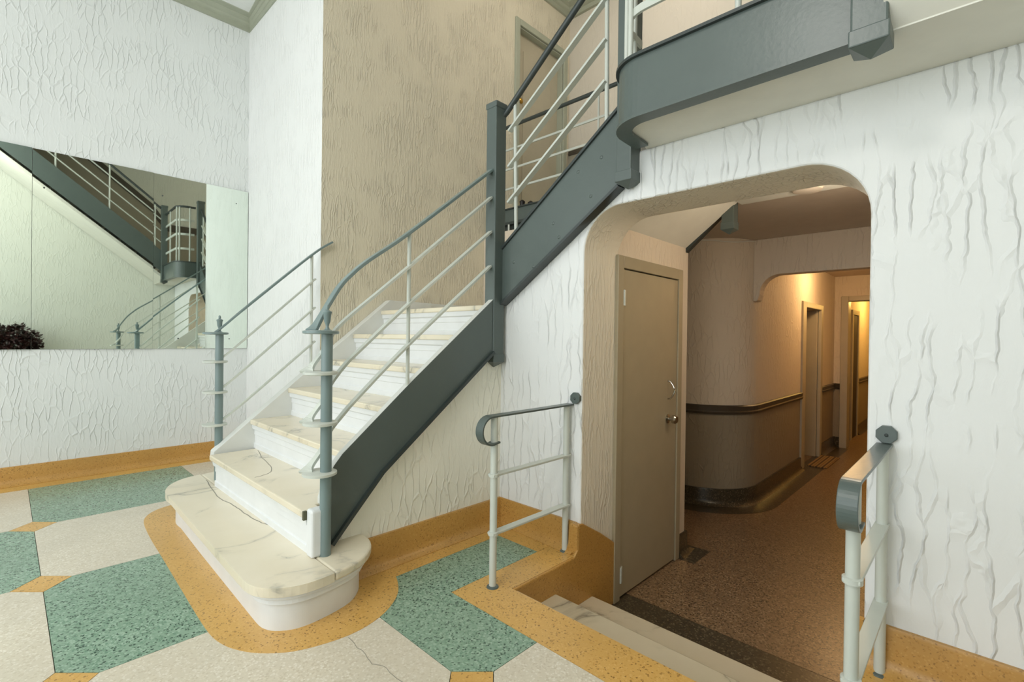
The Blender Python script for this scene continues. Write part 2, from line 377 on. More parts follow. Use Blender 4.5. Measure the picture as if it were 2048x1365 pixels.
# ================================================================== WALLS
def wall(name, mb, mats, label, **k): return obj(name, mb, mats, label=label, cat=k.pop('cat', 'wall'), kind='structure', **k)
wall('wall_mirror', B(XF, XC+0.1, YM, YM+0.15, -0.14, CH), WHITE_M, 'white stucco wall carrying the large mirror')
rw = MB().box(XC, XC+0.1, YB, YM, -0.14, CH, mi=[0, 0, 1, 0, 0, 0])
wall('wall_return', rw, [WHITE_R, BEIGE], 'bright white return wall between mirror and stairs')
bw = MB()
DX0, DX1, DZ1 = 3.70, 4.44, 4.38
bw.box(XC+0.1, DX0, YB, YB+0.1, ZL, CH); bw.box(DX1, XU, YB, YB+0.1, ZL, CH); bw.box(DX0, DX1, YB, YB+0.1, DZ1, CH); bw.box(DX0, DX1, YB, YB+0.1, ZL, ZM)
wall('wall_stair', bw, BEIGE, 'beige combed stucco wall rising beside the stairs')
wall('wall_understair', MB().prism([(1.0, -0.14), (XW, -0.14), (XW, 1.20), (1.93, 1.05), (1.247, 0.50), (1.02, 0.25)], 'Y', YU, YU+0.06), CREAM, 'cream stucco wall below the lower stair flight')
wall('wall_understair.001', MB().prism([(1.06, -0.14), (XC, -0.14), (XC, 0.80), (1.06, 0.36)], 'Y', 3.435, 3.49), CREAM, 'narrow wall closing the mirror side below the stairs')
# arch wall: outline in (y, z)
ra = 0.215; zt = 1.786
arch = [(YA0, ZL-0.14)] + [(YA0, zt-ra)] + arc(YA0+ra, zt-ra, ra, 180, 90, 10)[1:] + arc(YA1-ra, zt-ra, ra, 90, 0, 10) + [(YA1, ZL-0.14)]
out = [(YS, ZL-0.14)] + arch + [(YU+0.02, ZL-0.14), (YU+0.02, 1.32), (2.05, 1.40), (1.275, 1.95), (1.20, 2.02), (YS, 2.02)]
aw = MB(); n_ar = len(out)
mi = [0, 0] + [0]*n_ar
aw.prism(out, 'X', XW, 2.42, 0)
# material: reveal faces of the arch in beige
o_ = obj('wall_arch', aw, [WHITE, BEIGE_R], label='white ridged stucco wall with the round-cornered arch', cat='wall', kind='structure', bevel=0.012, seg=3)
for p in o_.data.polygons:
    nx = abs(p.normal.x); cy = p.center.y + o_.location.y; cz = p.center.z + o_.location.z
    if nx < 0.5 and YA0-0.01 <= cy <= YA1+0.01 and cz < 1.80: p.material_index = 1
wall('wall_south', B(XF, XU, YS-0.15, YS, -0.14, CH), UPLOW, 'pale wall behind the viewer under the rising third flight')
# front wall with the daylight window
fw = MB()
WY0, WY1, WZ0, WZ1 = -0.62, 4.65, 0.45, 3.65
fw.box(XF-0.15, XF, YS, WY0, -0.14, CH); fw.box(XF-0.15, XF, WY1, YM, -0.14, CH); fw.box(XF-0.15, XF, WY0, WY1, -0.14, WZ0); fw.box(XF-0.15, XF, WY0, WY1, WZ1, CH)
wall('wall_front', fw, PLASTER, 'entrance wall behind the viewer with tall window')
wn = empty('window_1', (XF-0.07, (WY0+WY1)/2, WZ0), 'tall steel framed window of the entrance wall', 'window', kind='structure')
fr = MB(); fr.box(XF-0.09, XF-0.05, WY0, WY0+0.05, WZ0, WZ1); fr.box(XF-0.09, XF-0.05, WY1-0.05, WY1, WZ0, WZ1); fr.box(XF-0.09, XF-0.05, WY0, WY1, WZ0, WZ0+0.05); fr.box(XF-0.09, XF-0.05, WY0, WY1, WZ1-0.05, WZ1)
obj('window_frame', fr, GREY, wn)
for k in range(1, 4):
    y = WY0+(WY1-WY0)*k/4; obj('mullion', B(XF-0.085, XF-0.055, y-0.015, y+0.015, WZ0+0.05, WZ1-0.05), GREY, wn)
for k in range(4):
    y0 = WY0+(WY1-WY0)*k/4; obj('pane', B(XF-0.073, XF-0.068, y0+0.02, y0+(WY1-WY0)/4-0.02, WZ0+0.05, WZ1-0.05), GLASSP, wn)
# ceilings
wall('ceiling', B(XF, XC, 0.32, YM, CL, CL+0.1), CEIL, 'white lobby ceiling inside the grey cornice', cat='ceiling')
cu = MB(); cu.box(XC, XU, YS, YB, CH, CH+0.1); cu.box(XF, XC, YS, 0.32, CH, CH+0.1)
wall('ceiling_upper', cu, CEIL, 'upper ceiling above the stair well', cat='ceiling')
bh = MB(); bh.box(XC-0.1, XC, 0.42, YB-0.0, CL+0.1, CH); bh.box(XF, XC, 0.32, 0.42, CL+0.1, CH)
wall('wall_bulkhead', bh, CEIL, 'bulkhead where the lobby ceiling meets the stair well')
# cornice over mirror wall and return wall
cp = [(0, -0.09), (0.022, -0.09), (0.026, -0.055), (0.05, -0.045), (0.06, -0.03), (0.10, -0.018), (0.105, -0.008), (0.165, -0.006), (0.17, 0.0), (0, 0.0)]
def cornice(name, path, prof, z, label):
    mb = MB(); mb.sweep([(x, y, z) for x, y in path], prof); return obj(name, mb, TRIMG, label=label, cat='cornice', kind='structure')
cornice('trim_1', [(XF, YM), (XC, YM), (XC, YB)], [(u*1.0, v) for u, v in cp], CL, 'grey green stepped cornice above the mirror')
cornice('trim_2', [(XC+0.1, YB), (XU, YB), (XU, YS)], [(u*1.1, v*1.2) for u, v in cp], CH, 'grey cornice of the upper corridor ceiling')
# ---- baseboards (terrazzo cove)
bp = [(0, 0.14), (0.014, 0.14), (0.018, 0.13), (0.018, 0.055), (0.024, 0.032), (0.036, 0.014), (0.058, 0.003), (0.058, -0.001), (0, -0.001)]
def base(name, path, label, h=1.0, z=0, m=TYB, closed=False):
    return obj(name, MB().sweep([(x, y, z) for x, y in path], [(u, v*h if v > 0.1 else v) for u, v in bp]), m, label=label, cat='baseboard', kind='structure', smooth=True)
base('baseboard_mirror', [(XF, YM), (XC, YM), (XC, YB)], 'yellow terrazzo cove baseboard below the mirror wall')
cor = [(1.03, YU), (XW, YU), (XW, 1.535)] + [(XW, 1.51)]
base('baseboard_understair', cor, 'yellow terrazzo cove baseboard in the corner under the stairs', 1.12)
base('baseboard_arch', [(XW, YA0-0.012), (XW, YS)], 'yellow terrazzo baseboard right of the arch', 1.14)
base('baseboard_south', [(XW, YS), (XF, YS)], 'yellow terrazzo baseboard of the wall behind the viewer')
# terrazzo skirt lining the left side of the well, sloping down inside the reveal
sk = [(WX+0.002, ZL), (2.42, ZL), (2.42, -0.045), (2.26, 0.06), (2.10, 0.152), (2.055, 0.16), (2.05, 0.03), (2.02, 0.0), (WX+0.002, 0.0)]
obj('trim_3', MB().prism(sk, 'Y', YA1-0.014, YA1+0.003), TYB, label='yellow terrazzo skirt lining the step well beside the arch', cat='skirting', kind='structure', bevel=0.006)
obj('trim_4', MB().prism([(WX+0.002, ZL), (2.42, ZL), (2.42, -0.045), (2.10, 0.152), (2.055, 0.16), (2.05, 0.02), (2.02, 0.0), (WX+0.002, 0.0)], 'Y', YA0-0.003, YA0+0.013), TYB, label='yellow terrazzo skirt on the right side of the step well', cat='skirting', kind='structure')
# rounded raised end of the baseboard at the arch edge
ue = [(YA1-0.012, 0.0), (YA1-0.012, 0.155), (YA1+0.03, 0.158), (YA1+0.045, 0.15), (YA1+0.05, 0.05), (YA1+0.06, 0.02), (YA1+0.09, 0.0)]
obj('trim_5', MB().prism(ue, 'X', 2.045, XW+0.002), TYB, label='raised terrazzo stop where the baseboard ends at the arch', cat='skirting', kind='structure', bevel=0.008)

# ---- hall walls
hw = MB()
# pier wall with the cupboard door: plane y = YA1, x 2.42 .. 3.34
CX0, CX1, CZ1 = 2.455, 3.165, 1.53
hw.box(2.42, CX0, YA1, YA1+0.1, ZL, 2.03); hw.box(CX1, 3.34, YA1, YA1+0.1, ZL, 2.0); hw.box(CX0, CX1, YA1, YA1+0.1, CZ1, 2.0)
hw.box(3.24, 3.34, YA1+0.1, YB, ZL, 2.12)
wall('wall_cupboard', hw, PEACH, 'beige wall of the cupboard under the upper flight')
crv = [(4.42, 3.5), (4.42, 2.0)] + arc(4.92, 2.0, 0.50, 180, 270, 16)[1:] + [(6.50, 1.5), (6.50, 1.65), (4.92, 1.65)] + arc(4.92, 2.0, 0.35, 270, 180, 10)[1:] + [(4.57, 3.5)]
wall('wall_curved', MB().prism(crv, 'Z', ZL, 2.10), HALLW, 'wall curving round from the passage into the hall', smooth=True)
hw2 = MB()
hw2.box(6.50, 6.60, 1.5, 1.65, 1.53, 2.10); hw2.box(6.60, 7.40, 1.5, 1.65, 1.53, 2.10); hw2.box(7.40, 8.25, 1.5, 1.65, ZL, 2.10); hw2.box(6.50, 6.60, 1.5, 1.65, ZL, 1.53)
wall('wall_hall', hw2, HALLW, 'hall wall around the far doorway')
hw3 = MB(); hw3.box(8.25, 8.40, 1.37, 1.65, ZL, 2.10); hw3.box(8.25, 8.40, 0.1, 1.37, 1.70, 2.10); hw3.box(8.25, 8.4, 0.0, 0.42, ZL, 1.7)
wall('wall_hall_end', hw3, HALLW, 'end wall of the hall around the open doorway')
hw4 = MB(); hw4.box(8.40, 12.0, 1.42, 1.57, ZL, 2.10); hw4.box(11.9, 12.0, 0.1, 1.42, ZL, 2.1)
wall('wall_far_corridor', hw4, HALLW, 'yellow lit corridor wall beyond the end doorway')
wall('wall_hall_right', B(2.42, 12.0, 0.05, 0.2, ZL, 2.10), HALLW, 'right hand wall of the lower hall')
wall('ceiling_hall', B(3.34, 12.0, 0.05, 3.6, 2.055, 2.15), HCEIL, 'beige ceiling of the lower hall', cat='ceiling')
# cross beam with rounded bracket end
zb = 1.725
bm_ = [(1.515, 2.055), (1.515, 1.49), (1.49, 1.487), (1.475, 1.50)] + [(1.46, 1.55)] + arc(1.29, 1.555, 0.17, 0, 90, 8) + [(0.2, zb), (0.2, 2.055)]
wall('wall_beam', MB().prism(bm_, 'X', 4.80, 4.93), PEACH, 'dropped beam with a rounded bracket across the hall', bevel=0.006)
# chair rails and hall baseboards
crp = [(0, 0), (0.022, 0), (0.028, 0.02), (0.022, 0.03), (0.024, 0.07), (0.012, 0.08), (0, 0.08)]
def chair(name, path, z, label): return obj(name, MB().sweep([(x, y, z) for x, y in path], crp), DARKW, label=label, cat='chair rail', kind='structure')
cpath = [(4.42, 3.5), (4.42, 2.0)] + arc(4.92, 2.0, 0.50, 180, 270, 16)[1:] + [(6.47, 1.5)]
chair('trim_6', cpath, 0.45, 'dark chair rail following the curved wall')
chair('trim_7', [(7.46, 1.5), (8.25, 1.5), (8.25, 1.42)], 0.45, 'dark chair rail past the far doorway')
chair('trim_8', [(9.6, 1.42), (11.9, 1.42)], 0.45, 'dark chair rail in the yellow lit corridor')
hbp = [(0, 0.15), (0.014, 0.15), (0.018, 0.14), (0.018, 0.05), (0.03, 0.02), (0.06, 0.0), (0, 0.0)]
def hbase(name, path, label): return obj(name, MB().sweep([(x, y, ZL) for x, y in path], hbp), TD, label=label, cat='baseboard', kind='structure', smooth=True)
hbase('baseboard_curved', cpath, 'dark terrazzo baseboard following the curved wall')
hbase('baseboard_hall', [(7.46, 1.5), (8.25, 1.5), (8.25, 1.42)], 'dark terrazzo baseboard at the end of the hall')
hbase('baseboard_corridor', [(9.6, 1.42), (11.9, 1.42)], 'dark baseboard of the yellow lit corridor')
hbase('baseboard_pier', [(3.228, YA1), (3.34, YA1), (3.34, 1.9)], 'dark terrazzo baseboard stub beside the cupboard door')

# ---- cupboard door (door_1)
d1 = empty('door_1', (2.82, YA1, ZL), 'taupe painted cupboard door inside the arch', 'door', kind='structure')
obj('door_leaf', B(CX0+0.004, CX1-0.004, YA1-0.012, YA1+0.025, ZL+0.012, CZ1-0.006), DOORP, d1, bevel=0.003)
cs = MB(); cs.box(2.395, CX0, YA1-0.02, YA1+0.03, ZL, 1.60); cs.box(CX1, 3.225, YA1-0.02, YA1+0.03, ZL, 1.60); cs.box(CX0, CX1, YA1-0.02, YA1+0.03, CZ1, 1.60)
obj('door_frame', cs, DOORP, d1, bevel=0.003)
for z in (1.36, -0.24): obj('hinge', MB().tube([(CX0+0.005, YA1-0.018, z-0.045), (CX0+0.005, YA1-0.018, z+0.045)], 0.008).box(CX0+0.008, CX0+0.03, YA1-0.016, YA1-0.012, z-0.045, z+0.045), LIGHTM, d1)
hx = CX1-0.13
hd = [(hx, YA1-0.012, 0.85), (hx, YA1-0.03, 0.845)] + [(hx, YA1-0.03-0.028*math.sin(math.pi*t/8), 0.845-0.11*t/8) for t in range(1, 8)] + [(hx, YA1-0.03, 0.735), (hx, YA1-0.012, 0.73)]
obj('handle', MB().tube(hd, 0.005, 8), CHROME, d1, smooth=True)
kb = MB()
prof = [(0.0, 0), (0.03, 0), (0.03, 0.005), (0.012, 0.01), (0.012, 0.03), (0.027, 0.036), (0.029, 0.055), (0.022, 0.064), (0, 0.064)]
for i in range(16): pass
kbl = MB().lathe((0, 0, 0), prof[1:-1], 18)
kb.add([(hx+v.x, YA1-0.012-v.z, 0.60+v.y) for v in kbl.v], kbl.f)
obj('knob', kb, CHROME, d1, smooth=True)

# ---- upper door on the beige wall (door_2)
d2o = empty('door_2', (4.07, YB, ZM), 'beige panelled apartment door at the top of the stairs', 'door', kind='structure')
fr = MB()
for a, b in ((DX0-0.065, DX0), (DX1, DX1+0.065)): fr.box(a, b, YB-0.022, YB+0.02, ZM, DZ1+0.065); 
fr.box(DX0, DX1, YB-0.022, YB+0.02, DZ1, DZ1+0.065)
fr.box(DX0, DX0+0.012, YB, YB+0.1, ZM, DZ1); fr.box(DX1-0.012, DX1, YB, YB+0.1, ZM, DZ1); fr.box(DX0, DX1, YB, YB+0.1, DZ1-0.012, DZ1)
obj('door_frame', fr, TRIMG, d2o, bevel=0.006)
obj('door_leaf', B(DX0+0.012, DX1-0.012, YB+0.07, YB+0.11, ZM+0.01, DZ1-0.012), PEACH if False else DOORF, d2o)
obj('door_panel', B(DX0+0.14, DX1-0.14, YB+0.064, YB+0.072, ZM+0.2, DZ1-0.18), DOORF, d2o, bevel=0.004)
for z, r in ((3.75, 0.026), (3.66, 0.03)):
    l = MB(); c0 = MB().lathe((0, 0, 0), [(r, 0), (r, 0.008), (r*0.5, 0.016)], 16); l.add([(DX0+0.11+v.x, YB+0.07-v.z, z+v.y) for v in c0.v], c0.f); obj('lock', l, BRASS, d2o)
# ---- far hall doorway (door_3) and end doorway (door_4)
d3o = empty('door_3', (7.0, 1.5, ZL), 'dark recessed doorway in the hall wall', 'door', kind='structure')
fr = MB(); fr.box(6.45, 6.60, 1.478, 1.52, ZL, 1.60); fr.box(7.36, 7.46, 1.478, 1.52, ZL, 1.60); fr.box(6.60, 7.36, 1.478, 1.52, 1.53, 1.60); fr.box(6.60, 6.63, 1.52, 1.75, ZL, 1.53); fr.box(7.33, 7.36, 1.52, 1.75, ZL, 1.53)
obj('door_frame', fr, DOORF, d3o, bevel=0.008)
obj('door_leaf', B(6.62, 7.34, 1.66, 1.70, ZL, 1.53), DARKW, d3o)
d4o = empty('door_4', (8.25, 0.9, ZL), 'open framed doorway at the end of the hall', 'door', kind='structure')
fr = MB(); fr.box(8.225, 8.42, 1.33, 1.42, ZL, 1.77); fr.box(8.225, 8.42, 0.38, 0.45, ZL, 1.77); fr.box(8.225, 8.42, 0.45, 1.33, 1.70, 1.77)
obj('door_frame', fr, DOORF, d4o, bevel=0.008)
d5o = empty('door_5', (9.3, 1.42, ZL), 'dark doorway seen through the end doorway', 'door', kind='structure')
fr = MB(); fr.box(9.0, 9.08, 1.395, 1.43, ZL, 1.62); fr.box(9.5, 9.58, 1.395, 1.43, ZL, 1.62); fr.box(9.08, 9.5, 1.395, 1.43, 1.55, 1.62)
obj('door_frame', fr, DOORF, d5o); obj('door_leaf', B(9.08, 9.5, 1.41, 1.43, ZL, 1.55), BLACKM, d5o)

# ================================================================== LOWER STAIRCASE
st = empty('lower_staircase', (1.4, 2.78, 0), 'lower marble staircase with white risers and wide rounded bottom step', 'staircase')
YI0, YI1 = 2.092, 3.425            # between stringers
slab = [(0.655, 3.30), (0.652, 3.40), (0.672, 3.50), (0.72, 3.60), (0.80, 3.68), (0.90, 3.715), (1.00, 3.735), (1.12, 3.72)]
slab_r = [(1.16, 2.13), (1.172, 2.04), (1.131, 1.935), (1.031, 1.845), (0.883, 1.808), (0.764, 1.812), (0.675, 1.868), (0.634, 1.95), (0.630, 2.06)]
full = sp2(slab, 4) + [(1.15, 3.5), (1.15, 3.0), (1.15, 2.4)] + sp2(slab_r, 4) + [(0.636, 2.4), (0.645, 2.9)]
def ccw(p): return p if sum(p[i][0]*p[(i+1) % len(p)][1]-p[(i+1) % len(p)][0]*p[i][1] for i in range(len(p))) > 0 else p[::-1]
full = ccw(full)
XSEAM = XN+0.03
t1 = obj('tread', MB().prism(clip(full, 0, XSEAM-0.0025, True), 'Z', R_-0.036, R_), MARB, st, bevel=0.010, seg=3)
obj('tread', MB().prism(clip(full, 0, XSEAM+0.0025, False), 'Z', R_-0.036, R_), MARB, st, bevel=0.010, seg=3)
def inset(poly, d):
    n = len(poly); o2 = []
    for i in range(n):
        a, b, c = Vector(poly[i-1]), Vector(poly[i]), Vector(poly[(i+1) % n])
        t1 = (b-a).normalized(); t2 = (c-b).normalized(); nn = Vector((-(t1+t2).y, (t1+t2).x)).normalized()
        o2.append(tuple(b+nn*d))
    return o2
ins = inset(full, 0.018); ins2 = inset(full, 0.034); ins3 = inset(full, 0.052)
obj('riser', MB().prism(ins3, 'Z', 0.0, R_-0.036), RISER, st, smooth=True)
obj('riser_moulding', MB().prism(ins, 'Z', R_-0.056, R_-0.036), RISER, st, bevel=0.004)
obj('riser_moulding', MB().prism(ins2, 'Z', R_-0.082, R_-0.056), RISER, st, bevel=0.004)
for k in range(2, 8):
    x = XN+(k-2)*G_; z = k*R_
    yl, yr = (3.40, 2.041) if k == 2 else (YI1, YI0)
    x1 = x+G_+0.05 if k < 7 else x+0.10
    if k == 2: tb = MB().prism([(x, yl), (x, 2.040), (0.950, 2.040), (0.950, YI0), (x1, YI0), (x1, yl)], 'Z', z-0.032, z)
    else: tb = B(x, x1, yr, yl, z-0.032, z)
    to = obj('tread', tb, MARB, st, bevel=0.006, seg=2)
    if k == 2: t2 = to
    yl2 = yl-0.025 if k == 2 else yl
    xr = x+0.03; zl = z-R_
    pr = [(xr+0.05, zl), (xr-0.006, zl), (xr-0.006, zl+0.03), (xr, zl+0.034), (xr, zl+0.085), (xr-0.004, zl+0.089), (xr-0.004, zl+0.12), (xr-0.016, zl+0.128), (xr-0.02, z-0.032), (xr+0.05, z-0.032)]
    obj('riser', MB().prism(pr, 'Y', yr, yl2), RISER, st)
def crack(pts, z, w_, parent):
    p = smooth_path([(x, y, z) for x, y in pts], 4); rn = random.Random(len(pts))
    p = [v+Vector((rn.uniform(-0.004, 0.004), rn.uniform(-0.004, 0.004), 0)) for v in p]
    return obj('crack', MB().bar(p, w_, 0.0012), CRACK, parent)
CRACK = paint('crack_grey', srgb(150, 146, 134), 0.6)
crack([(0.895, 3.55), (0.875, 3.355), (0.849, 3.091), (0.868, 2.922), (0.870, 2.804), (0.876, 2.616), (0.896, 2.504)], R_, 0.005, t1)
crack([(1.126, 3.323), (1.068, 3.053), (1.034, 2.828), (0.968, 2.729), (0.905, 2.703)], 2*R_, 0.004, t2)
crack([(0.887, 1.673), (0.883, 1.57), (0.877, 1.483), (0.896, 1.43), (0.893, 1.30)], 0.0, 0.002, floor)
# plinth blocks that carry the stringers and the newels
obj('plinth_block', B(0.884, 0.965, 1.985, 2.040, R_, 2*R_+0.012), RISER, st, bevel=0.012, seg=3)
obj('tread_cap', B(XN-0.003, XN+0.012, 2.032, 2.045, 2*R_-0.036, 2*R_+0.001), paint('worn_metal', srgb(96, 96, 72), 0.5, 0.3), st)
# outer stringer (dark outside, pale inside and on top)
so = [(1.975, 1.345), (1.40, 0.885), (1.05, 0.592), (1.01, 0.545), (0.975, 0.48), (0.955, 0.41), (0.955, 0.385), (0.985, 0.35), (0.985, R_), (1.0, R_+0.005), (1.10, 0.305), (1.25, 0.468), (1.975, 1.03)]
obj('stringer', MB().prism(so, 'Y', 2.050, 2.090, {'lo': 0, 'hi': 1, 'side': 1}), [GREY, STRW], st, bevel=0.003)
bf = [(1.975, 1.03), (1.25, 0.468), (1.10, 0.305), (1.0, R_+0.005)]
obj('stringer_flange', MB().bar([(x, 2.065, z+0.006) for x, z in bf], 0.07, 0.016), DGREY, st)
# inner stringer along the wall
si = [(2.56, 1.412), (2.15, 1.412), (1.60, 0.965), (0.905, 0.388), (0.90, 0.34), (1.06, 0.25), (2.2, 1.15), (2.56, 1.20)]
obj('stringer', MB().prism(si, 'Y', YI1, YB-0.002), STRW, st, bevel=0.003)
obj('trim_14', B(2.562, 3.24, YB-0.03, YB, 7*R_, 7*R_+0.088), STRW, label='white skirting board of the landing', cat='skirting', kind='structure')
# landing
ld = obj('floor_landing', B(2.14, 3.30, 2.10, YB, 7*R_-0.15, 7*R_), [MARB], label='marble landing at the top of the lower flight', cat='landing', kind='structure')

# ---- posts
def post(name, x0, x1, y0, y1, z0, z1, label, tip=0.03, cap=True):
    p = empty(name, ((x0+x1)/2, (y0+y1)/2, z0), label, 'post', 'square stair posts')
    obj('shaft', B(x0, x1, y0, y1, z0+tip, z1), GREY, p, bevel=0.006)
    cx, cy = (x0+x1)/2, (y0+y1)/2
    if cap: obj('cap', B(x0-0.004, x1+0.004, y0-0.004, y1+0.004, z1-0.03, z1+0.006), GREY, p, bevel=0.005)
    ft = MB(); a = 0.004
    ft.box(x0-a, x1+a, y0-a, y1+a, z0+tip, z0+tip+0.05)
    obj('foot_band', ft, GREY, p, bevel=0.004)
    t = MB(); t.add([(x0, y0, z0+tip), (x1, y0, z0+tip), (x1, y1, z0+tip), (x0, y1, z0+tip), (cx, cy, z0)], [(0, 1, 2, 3), (1, 0, 4), (2, 1, 4), (3, 2, 4), (0, 3, 4)])
    obj('pointed_tip', t, GREY, p); return p
post('stair_post', 1.975, 2.060, 2.042, 2.125, 0.945, 2.50, 'tall square grey post where the lower flight turns')
post('stair_post', 2.006, 2.100, 1.175, 1.255, 1.835, 3.20, 'square grey post hanging beside the arch crown')
post('stair_post', 1.700, 1.785, 0.193, 0.283, 1.945, 3.25, 'square grey post at the right end of the balcony beam', cap=True)
post('stair_post', 3.29, 3.37, 1.165, 1.245, 1.825, 3.20, 'dark square post hanging inside the passage')

# ---- railings of the lower flight
def newel(parent, x, y, z0, ztop, rings, m=NEWEL):
    nw = obj('newel', MB().tube([(x, y, z0), (x, y, ztop)], 0.0235, 20), m, parent, smooth=True)
    ox, oy = x-0.018, y+0.019
    obj('finial', MB().lathe((x, y, ztop+0.006), [(0.022, 0), (0.022, 0.006), (0.010, 0.012), (0.006, 0.022), (0.008, 0.032), (0.013, 0.045), (0.016, 0.075), (0.0185, 0.08), (0.0185, 0.086), (0.010, 0.09), (0.006, 0.095), (0.008, 0.103), (0.005, 0.112), (0.001, 0.114)], 18), m, nw, smooth=True)
    for i, z in enumerate(rings):
        top = i == 0
        r = 0.073 if top else 0.070
        pr = [(0.02, -0.007), (r*0.85, -0.008), (r, -0.005), (r, 0.005), (r*0.85, 0.008), (0.02, 0.008)]
        obj('collar', MB().lathe((ox, oy, z), pr, 28), m if top else LIGHTM, nw, smooth=True)
    return nw
rr = empty('stair_railing', (0.945, 1.99, R_), 'curved grey and white railing on the near side of the lower flight', 'railing', 'lower flight railings')
newel(rr, 0.945, 1.99, R_, 1.130, [1.134, 0.962, 0.749, 0.537])
def rail3(pts): return smooth_path(pts, 5)
hp = rail3([(0.895, 2.035, 1.140), (0.920, 2.042, 1.165), (0.973, 2.045, 1.255), (1.025, 2.05, 1.335), (1.078, 2.05, 1.394), (1.163, 2.05, 1.469), (1.395, 2.055, 1.640), (1.975, 2.08, 2.105)])
obj('handrail', MB().ribbon(hp, [max(0.036, 0.062-0.0026*i) for i in range(len(hp))], 0.015), NEWEL, rr, bevel=0.003)
for pts in ([(0.880, 2.040, 0.965), (0.902, 2.05, 0.985), (0.955, 2.045, 1.055), (0.985, 2.05, 1.112), (1.056, 2.05, 1.192), (1.254, 2.05, 1.355), (1.397, 2.055, 1.472), (1.975, 2.08, 1.945)],
            [(0.880, 2.040, 0.752), (0.902, 2.05, 0.77), (0.955, 2.045, 0.84), (0.985, 2.05, 0.902), (1.059, 2.05, 0.993), (1.133, 2.05, 1.060), (1.402, 2.055, 1.290), (1.975, 2.08, 1.744)],
            [(0.880, 2.040, 0.540), (0.902, 2.05, 0.56), (0.955, 2.045, 0.63), (0.985, 2.05, 0.698), (1.047, 2.05, 0.768), (1.127, 2.05, 0.846), (1.405, 2.055, 1.090), (1.975, 2.08, 1.542)]):
    pth = rail3(pts)
    obj('bar', MB().ribbon(pth, [max(0.030, 0.062-0.0026*i) for i in range(len(pth))], 0.011), LIGHTM, rr)
obj('baluster', MB().tube([(1.397, 2.062, 0.87), (1.397, 2.057, 1.636)], 0.0095, 12), LIGHTM, rr, smooth=True)
rl = empty('stair_railing', (0.945, 3.51, R_), 'straight grey and white railing on the mirror side of the lower flight', 'railing', 'lower flight railings')
newel(rl, 0.952, 3.505, R_, 1.122, [1.126, 0.945, 0.750, 0.542])
obj('handrail', MB().bar(rail3([(0.93, 3.52, 1.130), (0.985, 3.50, 1.185), (1.129, 3.48, 1.329), (1.527, 3.47, 1.700), (1.675, 3.46, 1.812)]), 0.034, 0.014), NEWEL, rl, bevel=0.003)
for z0, z1 in ((0.945, 1.510), (0.750, 1.305), (0.542, 1.060)):
    obj('bar', MB().bar(rail3([(0.93, 3.52, z0+0.004), (0.985, 3.505, z0+0.04), (1.12, 3.485, z0+(z1-z0)*0.30), (1.555, 3.47, z1+0.02)]), 0.026, 0.011), LIGHTM, rl)
obj('baluster', MB().tube([(1.528, 3.47, 0.905), (1.528, 3.47, 1.696)], 0.010, 12), LIGHTM, rl, smooth=True)

# ================================================================== UPPER FLIGHT (2), along -y
us = empty('upper_staircase', (2.7, 1.6, 7*R_), 'upper flight with grey steel stringer climbing from landing to balcony', 'staircase')
s2 = [(2.05, 1.322), (2.05, 1.640), (1.255, 2.232), (1.255, 1.862)]
obj('stringer', MB().prism(s2, 'X', 2.040, 2.084), GREY, us, bevel=0.003)
obj('stringer_flange', MB().bar([(2.058, 2.05, 1.646), (2.058, 1.255, 2.238)], 0.06, 0.014), DGREY, us)
obj('stringer_flange', MB().bar([(2.052, 2.05, 1.318), (2.052, 1.255, 1.858)], 0.06, 0.014), DGREY, us)
for i, (yy, zz) in enumerate(((1.95, 1.56), (1.80, 1.52), (1.66, 1.74), (1.50, 1.98), (1.42, 1.84), (1.36, 2.02), (1.62, 1.66))):
    b0 = MB().lathe((0, 0, 0), [(0.010, 0), (0.008, 0.002), (0.003, 0.004)], 10); q = MB(); q.add([(2.040-v.z, yy+v.x, zz+v.y) for v in b0.v], b0.f); obj('rivet', q, GREY, us, smooth=True)
s2f = [(2.05, 1.30), (2.05, 1.640), (1.245, 2.232), (1.245, 1.955), (1.49, 1.735)]
obj('stringer', MB().prism(s2f, 'X', 3.30, 3.345), DGREY, us)
for k in range(1, 6):
    y = 2.05-0.165*(k-1)*1.1; z = 7*R_+k*0.1847
    y1 = y-0.1815
    if k < 5: obj('tread', B(2.085, 3.30, y1-0.02, y+0.02, z-0.03, z), MARB, us)
    obj('riser', B(2.085, 3.30, y-0.012, y, z-0.1847, z-0.03), RISER, us)
obj('soffit', MB().prism([(2.05, 1.34), (2.05, 1.40), (1.14, 2.04), (1.14, 2.025), (1.18, 2.00)], 'X', 2.425, 3.30), PLASTER, us)
r2 = empty('flight_railing', (2.055, 1.97, 1.7), 'sloping grey and white railing on the upper flight', 'railing')
obj('handrail', MB().tube([(2.045, 2.075, 2.425), (2.05, 2.03, 2.455), (2.055, 1.50, 2.873), (2.055, 1.25, 3.07)], 0.017, 12), DGREY, r2, smooth=True)
for z0, z1 in ((2.335, 2.795), (2.125, 2.59), (1.915, 2.385)):
    obj('bar', MB().bar([(2.05, 2.005, z0), (2.05, 1.345, z1+0.01)], 0.034, 0.012), LIGHTM, r2)
obj('baluster', MB().tube([(2.062, 1.955, 1.70), (2.062, 1.975, 2.49)], 0.011, 12), LIGHTM, r2, smooth=True)
obj('baluster', MB().tube([(2.062, 1.345, 2.17), (2.062, 1.355, 2.98)], 0.011, 12), LIGHTM, r2, smooth=True)

